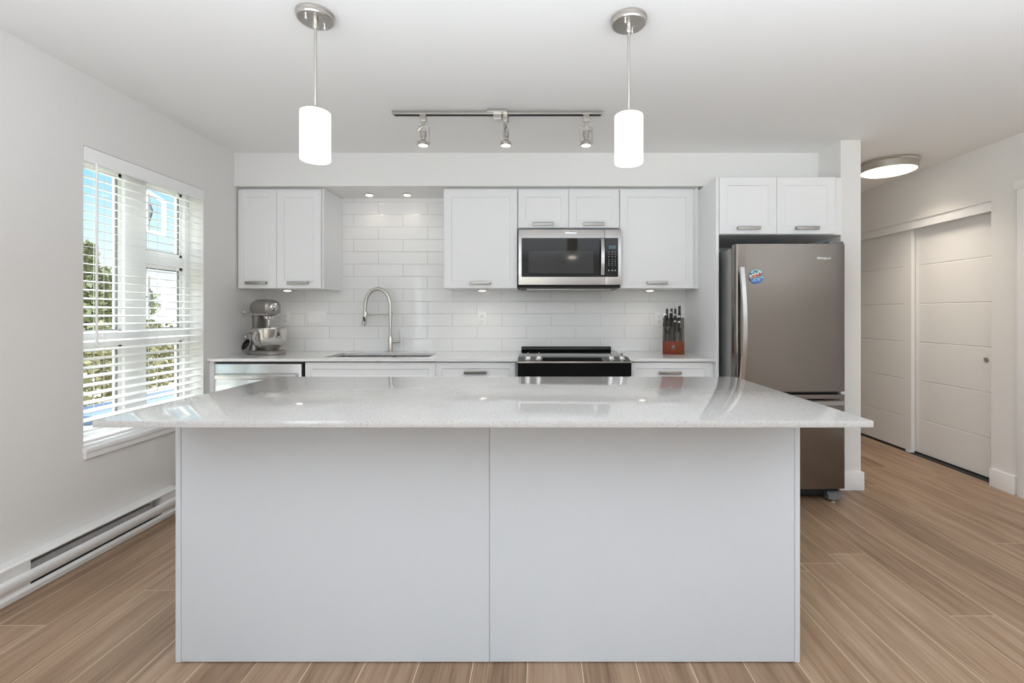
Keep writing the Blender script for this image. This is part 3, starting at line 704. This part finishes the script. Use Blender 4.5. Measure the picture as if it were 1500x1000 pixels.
for x_ in (fx0+.02, fx1-.11):
    ft = obj('leg', MB().prism([(3.06, .022), (3.06, .05), (3.08, .062), (3.2, .062), (3.2, .03), (3.10, .022)], 'X', x_, x_+.085), M['greyplastic'], rf)
    obj('leveling_foot', MB().lathe([(0, 0), (.02, 0), (.02, .010), (.008, .012), (.008, .03), (0, .03)], (x_+.045, 3.085, 0), 20), M['chrome'], ft)
for x_ in (fx0+.08, fx1-.08): obj('rear_foot', MB().lathe([(0, 0), (.02, 0), (.02, .048), (0, .048)], (x_, 3.78, 0), 16), M['black'], rf)
eb = text_mb('Whirlpool', .0215, .0006, Matrix.Translation((X(1207, Dd), Dd+.002, Z(378, Dd))) @ FACE)
obj('emblem', eb, M['chrome'], fdr)
mg = obj('fridge_magnet', MB().lathe([(0, 0), (.046, 0), (.047, -.003), (.047, -.005), (.044, -.007), (0, -.007)], (X(1108, Dd), Dd+.0025, Z(405, Dd)), 36, 'Y'), M['magnet'])
tag(mg, 'small round blue picture magnet stuck on the refrigerator door', 'magnet')

# ------------------------------------------------------------------ knife block and knives
kd = 3.60; kx0, kx1 = X(971, kd), X(1002, kd)
KT = Matrix.Translation(((kx0+kx1)/2, kd, 0)) @ Matrix.Rotation(R(-16), 4, 'Z') @ Matrix.Translation((-(kx0+kx1)/2, -kd, 0))
kb = thing('knife_block', 'cherry wood knife block standing on the short right counter', 'knife block', ((kx0+kx1)/2, kd+.07, CTZ))
obj('front_block', MB(KT).box(kx0, kx1, kd, kd+.028, CTZ+.0005, CTZ+.102, .003), M['cherry'], kb)
obj('rear_block', MB(KT).prism([(kd+.028, CTZ+.0005), (kd+.028, CTZ+.102), (kd+.11, CTZ+.28), (kd+.15, CTZ+.28), (kd+.15, CTZ+.0005)], 'X', kx0, kx1), M['darkwood'], kb)
bd = obj('badge', MB(KT).box((kx0+kx1)/2-.011, (kx0+kx1)/2+.009, kd-.0015, kd+.001, CTZ+.042, CTZ+.066), M['chrome'], kb)
obj('badge_mark', MB(KT).box((kx0+kx1)/2-.007, (kx0+kx1)/2+.000, kd-.003, kd-.001, CTZ+.046, CTZ+.060).box((kx0+kx1)/2+.001, (kx0+kx1)/2+.006, kd-.003, kd-.001, CTZ+.050, CTZ+.056), M['handle'], kb)
def knife(name, label, px, py_top, py_bot, r, lean=.045, steel_end=True, cat='knife'):
    Db = kd + .06
    for _ in range(4): Db = kd + .0265 + max(0, min(1, (Z(py_bot, Db) - CTZ - .102)/.178))*.082      # where the handle leaves the sloping face
    Db -= .28*(X(px, Db) - (kx0+kx1)/2) + .012
    top = Vector(P(px, py_top, Db-lean)); bot = Vector(P(px, py_bot, Db))
    t = thing(name, label, cat, bot, 'knives in the wooden block'); d = (top - bot)
    rings = []; n = 9; side = Vector((1, 0, 0)); nrm = d.normalized().cross(side).normalized()
    for k in range(n):
        u = k/(n-1); c = bot + d*u; wx = r*(.88 + .12*math.cos((u-.15)*5.5)); wy = r*1.1
        rings.append([c + side*wx*math.cos(a) + nrm*wy*math.sin(a) for a in [2*math.pi*j/12 for j in range(12)]])
    obj('grip', MB().loft(rings), M['handle'], t)
    if steel_end:
        c = top; dn = d.normalized()
        obj('end_cap', MB().tube([c - dn*.004, c + dn*.004, c + dn*.007], [r*1.02, r*1.02, r*.6], 14), M['cap'], t)
    return t
for lb, px, a, b_, r in (('tallest black knife handle at the right of the block', 995.3, 447, 467, .0118),
        ('black knife handle first from the left in the back row of the block', 977, 451, 469, .0108),
        ('black knife handle second from the left in the back row of the block', 983.7, 451, 469, .0108),
        ('black knife handle third from the left in the back row of the block', 989.2, 451, 469, .0105),
        ('short knife handle leftmost in the second row of the block, above the scissors', 974.6, 460.5, 477, .0105),
        ('short knife handle second from the left in the second row of the block', 982.0, 457.5, 477, .0105),
        ('short knife handle third from the left in the second row of the block', 988.4, 461, 477, .0105),
        ('short knife handle rightmost in the second row, under the tallest handle', 995.0, 463.5, 475, .0095)):
    knife('kitchen_knife', lb, px, a, b_, r)
for lb, px, a, b_ in (('left one of two low handles with round steel ends in the block', 988.8, 470.5, 485), ('right one of two low handles with round steel ends in the block', 994.7, 471.5, 485)):
    knife('kitchen_knife', lb, px, a, b_, .009)
for i, (lb, px) in enumerate((('first from the left of four steak knives in the front row', 974.4), ('second from the left of four steak knives in the front row', 981.2), ('third from the left of four steak knives in the front row', 987.7), ('rightmost of four steak knives in the front row of the block', 997.2))):
    knife('steak_knife', lb, px, 481, 498.4, .0108, .022, False)
sc_t = thing('kitchen_scissors', 'kitchen scissors with two black finger loops standing in the knife block', 'scissors', P(979, 487, 3.643))
for px in (974.6, 983.2):
    c = Vector(P(px, 475.3, 3.585)); mb = MB(); ring = [(c.x + .0155*math.cos(2*math.pi*k/24), c.y, c.z + .017*math.sin(2*math.pi*k/24)) for k in range(25)]
    mb.tube(ring, .0042, 8, False); mb.tube([c - Vector((0, 0, .016)), P(979 + (px-979)*.3, 487, 3.643)], [.005, .004], 8)
    obj('finger_loop', mb, M['black'], sc_t)
obj('pivot', MB().tube([P(979, 484.5, 3.625), P(979, 487.5, 3.641)], [.006, .004], 8), M['steel'], sc_t)

# ------------------------------------------------------------------ stand mixer
mxl = (X(388, 3.62), 3.64, CTZ)
mi = thing('stand_mixer', 'silver stand mixer with a steel bowl on the counter in the left corner', 'mixer', mxl)
T = Matrix.Translation(mxl) @ Matrix.Rotation(R(-28), 4, 'Z')
def mbx(): return MB(T)
def sring(xc, z0, z1, hw, n=20, e=2.6, shift=0):
    pts = []; zc, hz = (z0+z1)/2, (z1-z0)/2
    for k in range(n):
        a = 2*math.pi*k/n; ca, sa = math.cos(a), math.sin(a)
        pts.append((xc, hw*math.copysign(abs(ca)**(2/e), ca), zc + hz*math.copysign(abs(sa)**(2/e), sa)))
    return pts
mb = mbx(); rings = []
for k, (x_, z0, z1, hw) in enumerate(((-.140, .350, .372, .015), (-.136, .325, .392, .04), (-.122, .306, .408, .056), (-.09, .294, .420, .066), (-.04, .290, .424, .070), (.02, .290, .424, .070), (.06, .292, .420, .068), (.082, .296, .412, .062), (.090, .306, .400, .05))): rings.append(sring(x_, z0, z1, hw))
mb.loft(rings); hd = obj('motor_head', mb, M['mixer'], mi)
mb = mbx(); rings = [sring(x_, .297, .315, hw+.0025, e=4) for x_, hw in ((-.05, .069), (.02, .0695), (.06, .068), (.083, .062))]
mb.loft(rings); obj('trim_band', mb, M['chrome'], hd)
mb = mbx(); mb.lathe([(0, .0), (.030, .0), (.030, .014), (.024, .020), (0, .022)], (.084, 0, .362), 26, 'X'); obj('hub_cap', mb, M['chrome'], hd)
mb = mbx(); mb.tube([(.10, 0, .362), (.125, 0, .362)], .005, 10).tube([(.125, 0, .362), (.137, 0, .362)], .009, 12); obj('hub_knob', mb, M['chrome'], hd)
mb = mbx(); mb.tube([(-.105, -.066, .318), (-.135, -.085, .322)], .006, 10).lathe([(0, -.008), (.009, -.006), (.009, .006), (0, .008)], (-.14, -.088, .323), 14, 'X'); obj('speed_lever', mb, M['chrome'], hd)
mb = mbx(); mb.lathe([(.0, .252), (.012, .252), (.014, .268), (.034, .272), (.040, .292), (0, .292)], (.03, 0, 0), 24); obj('planetary_hub', mb, M['chrome'], hd)
mb = mbx(); rings = []
for (z_, x0, x1, hw) in ((.028, -.135, -.045, .075), (.08, -.128, -.06, .060), (.16, -.122, -.062, .052), (.24, -.12, -.052, .052), (.30, -.125, -.03, .058)):
    rings.append([((x0+x1)/2 + (x1-x0)/2*math.copysign(abs(math.cos(a))**.75, math.cos(a)), hw*math.copysign(abs(math.sin(a))**.75, math.sin(a)), z_) for a in [2*math.pi*k/24 for k in range(24)]])
mb.loft(rings); obj('column', mb, M['mixer'], mi)
mb = mbx(); rings = []
for (z_, s) in ((.0, .97), (.006, 1.0), (.022, 1.0), (.032, .93)):
    rings.append([(.0 + (.163*math.copysign(abs(math.cos(a))**.8, math.cos(a)))*s, .105*math.copysign(abs(math.sin(a))**.8, math.sin(a))*s, z_) for a in [2*math.pi*k/36 for k in range(36)]])
mb.loft(rings); obj('base', mb, M['mixer'], mi)
bz, bxc = .036, .035
prof = [(0, 0), (.062, 0), (.066, .006), (.072, .012), (.096, .030), (.113, .06), (.120, .10), (.123, .158), (.1265, .160), (.1265, .166), (.121, .166), (.117, .10), (.108, .06), (.09, .032), (.05, .012), (0, .010)]
mb = mbx(); mb.lathe(prof, (bxc, 0, bz), 48); bw = obj('bowl', mb, M['bowl'], mi)
mb = mbx(); rings = []
for k in range(15):
    u = k/14; a = R(-72); rad = .117 + .034*math.sin(math.pi*u)**.7; zc = bz + .152 - .115*u
    c = Vector((bxc + rad*math.cos(a), rad*math.sin(a), zc)); s = Vector((-math.sin(a), math.cos(a), 0))*.012; nn = Vector((math.cos(a), math.sin(a), 0))*.003
    rings.append([c-s-nn, c+s-nn, c+s+nn, c-s+nn])
mb.loft(rings); obj('bowl_handle', mb, M['chrome'], bw)
mb = mbx(); mb.tube([(bxc+.120, .0, bz+.10), (bxc+.134, -.0, bz+.10)], .006, 10); obj('bowl_pin', mb, M['chrome'], bw)
for s in (-1, 1):
    mb = mbx(); mb.tube([(-.075, s*.05, .17), (-.02, s*.118, .165), (.045, s*.128, .165)], .008, 10); obj('bowl_arm', mb, M['mixer'], mi)
mb = mbx(); mb.tube([(.03, 0, .27), (.03, 0, .22), (.045, -.02, .19), (.05, -.05, .13), (.035, -.02, .07)], .006, 10); mb.tube([(.03, 0, .22), (.012, .02, .19), (.01, .05, .13), (.03, .02, .07)], .006, 10)
obj('beater', mb, M['bowl'], mi)
mb = mbx(); mb.tube([(-.105, -.052, .17), (-.128, -.07, .16), (-.142, -.074, .145)], .006, 10).lathe([(0, -.012), (.011, -.008), (.011, .008), (0, .012)], (-.145, -.075, .135), 14); obj('lift_lever', mb, M['chrome'], mi)
mb = mbx(); pts = []
for k in range(110):
    a = 2*math.pi*k/18; q = .022 + .009*math.sin(k*1.3)
    pts.append((-.125 + q*math.cos(a), -.085 + .018*math.sin(k*.35), .075 + q*1.15*math.sin(a)))
mb.tube(pts, .0055, 8); obj('cord', mb, M['black'], mi)

# ------------------------------------------------------------------ outlets and switches
def plate(name, label, cat, px, py, gang, group=None, kinds='o'):
    D_ = YB-.012; xc, zc = X(px, D_), Z(py, D_); w2 = .036 + .023*(gang-1); h2 = .058
    t = thing(name, label, cat, (xc, D_, zc-h2), group)
    obj('cover_plate', MB().box(xc-w2, xc+w2, D_-.006, D_, zc-h2, zc+h2, .003), M['plastic'], t)
    for g_ in range(gang):
        xg = xc + (g_-(gang-1)/2)*.046
        if kinds == 'o':
            for s in (-1, 1):
                so_ = obj('socket', MB().box(xg-.016, xg+.016, D_-.0085, D_-.005, zc+s*.021-.016, zc+s*.021+.016, .002), M['plastic'], t)
                obj('slots', MB().box(xg-.008, xg-.0055, D_-.0092, D_-.008, zc+s*.021-.003, zc+s*.021+.007).box(xg+.0055, xg+.008, D_-.0092, D_-.008, zc+s*.021-.002, zc+s*.021+.006).cyl((xg, D_-.0092, zc+s*.021-.009), (xg, D_-.008, zc+s*.021-.009), .0025, 10), M['slot'], so_)
        else:
            mb = MB(); mb.prism([(D_-.005, zc-.033), (D_-.010, zc-.033), (D_-.0075, zc+.0), (D_-.0065, zc+.033), (D_-.005, zc+.033)], 'X', xg-.0165, xg+.0165)
            obj('rocker', mb, M['plastic'], t)
    return t
plate('wall_outlet', 'white duplex outlet on the tiles right beside the stand mixer', 'outlet', 418.5, 466, 1)
plate('switch_plate', 'white three-gang rocker switch plate on the tiles left of the faucet', 'light switch', 464, 466, 3, kinds='s')
plate('wall_outlet', 'white duplex outlet on the tiles left of the range', 'outlet', 706.5, 466.5, 1)
plate('wall_outlet', 'white duplex outlet on the tiles partly behind the knife block', 'outlet', 965.5, 467, 1)

# ------------------------------------------------------------------ puck lights
def puck(label, px, py, zc, group, power, D_=None):
    D_ = D_ or F*(zc-H)/(CY-py); xc = X(px, D_)
    t = thing('puck_light', label, 'light', (xc, D_, zc-.008), group)
    obj('rim', MB().lathe([(.023, 0), (.034, 0), (.036, -.004), (.034, -.008), (.026, -.008), (.023, -.003)], (xc, D_, zc), 28, cap=False), M['nickel'], t)
    obj('lens', MB().lathe([(0, -.001), (.0255, -.001), (.0265, -.010), (.020, -.014), (0, -.0155)], (xc, D_, zc), 24), M['puck'], t)
    spot('puck_lamp', (xc, D_, zc-.012), (xc, D_+.03, 0), power, WARM, 130, .8, .02)
puck('round puck light lit under the corner wall cabinet above the mixer', 421, 424, cz0, 'under-cabinet puck lights', 2, 3.73)
puck('round puck light lit under the wall cabinet left of the microwave', 706.5, 424.3, cz0, 'under-cabinet puck lights', 2, 3.73)
puck('round puck light lit under the wall cabinet above the knife block', 952, 424.6, cz0, 'under-cabinet puck lights', 2, 3.73)
puck('left one of two lit puck lights in the alcove ceiling above the sink', 541, 285, 2.19, 'alcove puck lights', 2.2, 3.79)
puck('right one of two lit puck lights in the alcove ceiling above the sink', 596.5, 285, 2.19, 'alcove puck lights', 2.2, 3.79)

# ------------------------------------------------------------------ pendants
def pendant(label, px, py, spx, top, bot):
    D_ = F*(CEIL-H)/(CY-py); xc = X(px, D_)
    z1, z0 = Z(top, D_)-.002, Z(bot, D_)
    t = thing('pendant_light', label, 'pendant lamp', (xc, D_, z0), 'pendants over the island')
    cp = obj('canopy', MB().lathe([(0, 0), (.074, 0), (.074, -.008), (.071, -.011), (.071, -.021), (.067, -.026), (0, -.027)], (xc, D_, CEIL), 44), M['nickel'], t)
    for a in (R(60), R(240)):
        c = (xc + .042*math.cos(a), D_ + .042*math.sin(a), CEIL-.027)
        obj('screw_cap', MB().lathe([(0, 0), (.005, 0), (.006, -.008), (.004, -.013), (0, -.014)], c, 14), M['chrome'], cp)
    obj('collar', MB().lathe([(.0, -.025), (.011, -.025), (.011, -.05), (.008, -.058), (0, -.058)], (xc, D_, CEIL), 20), M['nickel'], t)
    obj('rod', MB().tube([(xc, D_, CEIL-.05), (xc, D_, z1+.02)], .0058, 14), M['nickel'], t)
    obj('shade_cap', MB().lathe([(0, .022), (.012, .022), (.030, .010), (.030, .0005), (0, .0005)], (xc, D_, z1), 26), M['nickel'], t)
    r = .0585
    obj('lamp_shade', MB().lathe([(.02, .0), (r-.006, .0), (r-.001, -.003), (r, -.008), (r, z0-z1+.002), (r-.001, z0-z1), (r-.004, z0-z1), (r-.004, -.008), (.02, -.004)], (xc, D_, z1), 48, cap=False), M['shade'], t)
    obj('bulb', MB().lathe([(0, -.10), (.018, -.094), (.027, -.075), (.022, -.05), (.012, -.03), (.012, -.004), (0, -.004)], (xc, D_, z1), 20), M['bulb'], t)
    disk('pendant_lamp', (xc, D_, z0-.004), 1.5, WARM, .1)
pendant('left one of two pendant lamps with lit white glass cylinder shades above the island', 462, 21, 465, 163, 235)
pendant('right one of two pendant lamps with lit white glass cylinder shades above the island', 921, 27.5, 918, 168, 239.5)

# ------------------------------------------------------------------ track light
TD = 2.83; tx0, tx1 = X(575, TD), X(883, TD)
tl = thing('track_light', 'brushed nickel ceiling track with three adjustable lit spot heads', 'track light', ((tx0+tx1)/2, TD, CEIL-.2))
obj('track', MB().box(tx0, tx1, TD-.017, TD+.017, CEIL-.020, CEIL-.0005, .001), M['nickel'], tl)
obj('track_slot', MB().box(tx0+.012, tx1-.012, TD-.012, TD+.012, CEIL-.0215, CEIL-.019), M['gap'], tl)
xc = X(729, TD)
obj('feed_canopy', MB().box(xc-.06, xc+.06, TD-.045, TD+.03, CEIL-.018, CEIL-.0002, .003).box(xc-.024, xc+.024, TD-.03, TD+.02, CEIL-.055, CEIL-.015, .003), M['nickel'], tl)
for px, yaw in ((620, 0), (741, 75), (858.5, 180)):
    xc = X(px, TD); zt = CEIL-.02
    T = Matrix.Translation((xc, TD, zt)) @ Matrix.Rotation(R(yaw), 4, 'Z')
    mb = MB(T); mb.box(-.018, .018, -.016, .016, -.042, .002, .002).cyl((0, 0, -.04), (0, 0, -.068), .009, 14)
    hd = obj('spot_head', mb, M['nickel'], tl)
    mb = MB(T); wy = .036
    mb.tube([(-wy, 0, -.168), (-wy, 0, -.075), (-wy+.006, 0, -.068), (wy-.006, 0, -.068), (wy, 0, -.075), (wy, 0, -.168)], .0035, 8)
    mb.tube([(-.034, .0, -.10), (-.02, -.008, -.085), (.0, 0, -.066)], .006, 8); mb.tube([(-wy-.006, 0, -.168), (-wy+.006, 0, -.168)], .007, 10); mb.tube([(wy-.006, 0, -.168), (wy+.006, 0, -.168)], .007, 10)
    obj('yoke', mb, M['nickel'], hd)
    mb = MB(T @ Matrix.Translation((0, 0, -.168)) @ Matrix.Rotation(R(0), 4, 'X'))
    mb.lathe([(0, .072), (.019, .070), (.020, .035), (.014, .032), (.014, .018), (.030, .006), (.033, -.004), (.033, -.014), (.028, -.016), (.026, -.010), (0, -.010)], (0, 0, 0), 28)
    obj('lamp_cup', mb, M['nickel'], hd)
    mb = MB(T); mb.lathe([(0, -.009), (.025, -.009), (.026, -.014), (.0, -.018)], (0, 0, -.168), 24); obj('lens', mb, M['bulb'], hd)
    spot('track_lamp', (xc, TD, zt-.19), (xc, TD+.12, 0), 2.5, (1, .9, .78), 75, .8, .02)

# ------------------------------------------------------------------ flush ceiling light in the hall
fc = (X(1301, 3.78), 3.78, CEIL)
fl = thing('flush_ceiling_light', 'round brushed nickel flush ceiling light glowing in the hall beside the column', 'ceiling light', (fc[0], fc[1], CEIL-.09))
obj('ring', MB().lathe([(0, 0), (.205, 0), (.207, -.012), (.200, -.016), (.195, -.020), (.195, -.070), (.188, -.072), (.186, -.066), (0, -.066)], fc, 60), M['nickel'], fl)
obj('diffuser', MB().lathe([(0, -.0665), (.186, -.0665), (.186, -.070), (.165, -.080), (.12, -.088), (.06, -.092), (0, -.093)], fc, 48), M['diffuser'], fl)
disk('flush_lamp', (fc[0], fc[1], CEIL-.097), 6, (1, .88, .74), .34).data.spread = R(115)

# ------------------------------------------------------------------ outside the window
GZ = -.7
M['lawn'] = mat('dry_grass', (.40, .38, .27), .9, ns=(3, 3, 3), na=.35)
M['leaf'] = mat('green_leaves', (.075, .085, .032), .6, ns=(2.5, 2.5, 2.5), na=.6)
M['hedge'] = mat('hedge_leaves', (.10, .09, .032), .6, ns=(2.2, 2.2, 2.2), na=.6)
M['bark'] = mat('bark', (.10, .07, .05), .9, ns=(10, 10, 3), na=.3)
M['blue'] = mat('blue_cover', (.025, .055, .11), .5, ns=(8, 8, 8), na=.2)
struct('ground', B(-60, XL-.3, -20, 70, GZ-.1, GZ), M['lawn'])
random.seed(5)
def leaves(blobs, n, size):
    mb = MB()
    for _ in range(n):
        c, r = random.choice(blobs)
        while True:
            p = Vector((random.uniform(-1, 1), random.uniform(-1, 1), random.uniform(-1, 1)))
            if .25 < p.length < 1: break
        p = Vector(c) + Vector((p.x*r[0], p.y*r[1], p.z*r[2]))
        u = Vector((random.gauss(0, 1), random.gauss(0, 1), random.gauss(0, 1))).normalized(); v = u.orthogonal().normalized(); s = size*random.uniform(.6, 1.4)
        mb.f([mb.v(p - u*s), mb.v(p + v*s*.5), mb.v(p + u*s), mb.v(p - v*s*.5)])
    return mb
def tree(name, label, px, D_, top_py, wdt, n, lsize, conic=False):
    xc = X(px, D_); zt = Z(top_py, D_); h = zt - GZ
    t = thing(name, label, 'tree', (xc, D_, GZ), 'trees outside the window')
    obj('trunk', MB().tube([(xc, D_, GZ), (xc, D_, GZ + h*.8)], [.16, .05], 8), M['bark'], t)
    bl_ = []
    for k in range(7):
        u = k/6; z_ = GZ + h*(.22 + .72*u); r = wdt*((1.05-u) if conic else (.55 + .45*math.sin(math.pi*(u*.8+.15))))
        bl_.append(((xc + random.uniform(-.25, .25)*r, D_ + random.uniform(-.25, .25)*r, z_), (max(r, .2), max(r, .2), h*.12)))
    obj('foliage', leaves(bl_, n, lsize), M['leaf'], t, 5)
tree('conifer_tree', 'tall pointed green tree at the left in the window view', 131, 16.0, 364, 1.0, 2600, .13, True)
tree('leafy_tree', 'lower spreading green tree right of the pointed one in the window view', 158, 24.0, 398, 2.3, 3400, .17)
hb = []
for k in range(26):
    D_ = 8.2 + k*.55; xc = -9.2 - .12*k
    hb.append(((xc, D_, GZ + .75), (.55, .55, .95 + .12*math.sin(k*2.1))))
hg = obj('hedge', leaves(hb, 9000, .075), M['hedge'], None, 5)
tag(hg, 'long yellow-green hedge across the yard seen through the blind', 'hedge')
bb = obj('blue_cover', MB().box(-8.6, -7.4, 8.1, 11.6, GZ, GZ+.18, .05), M['blue'])
tag(bb, 'low blue covered shape on the ground before the hedge outside', 'cover')
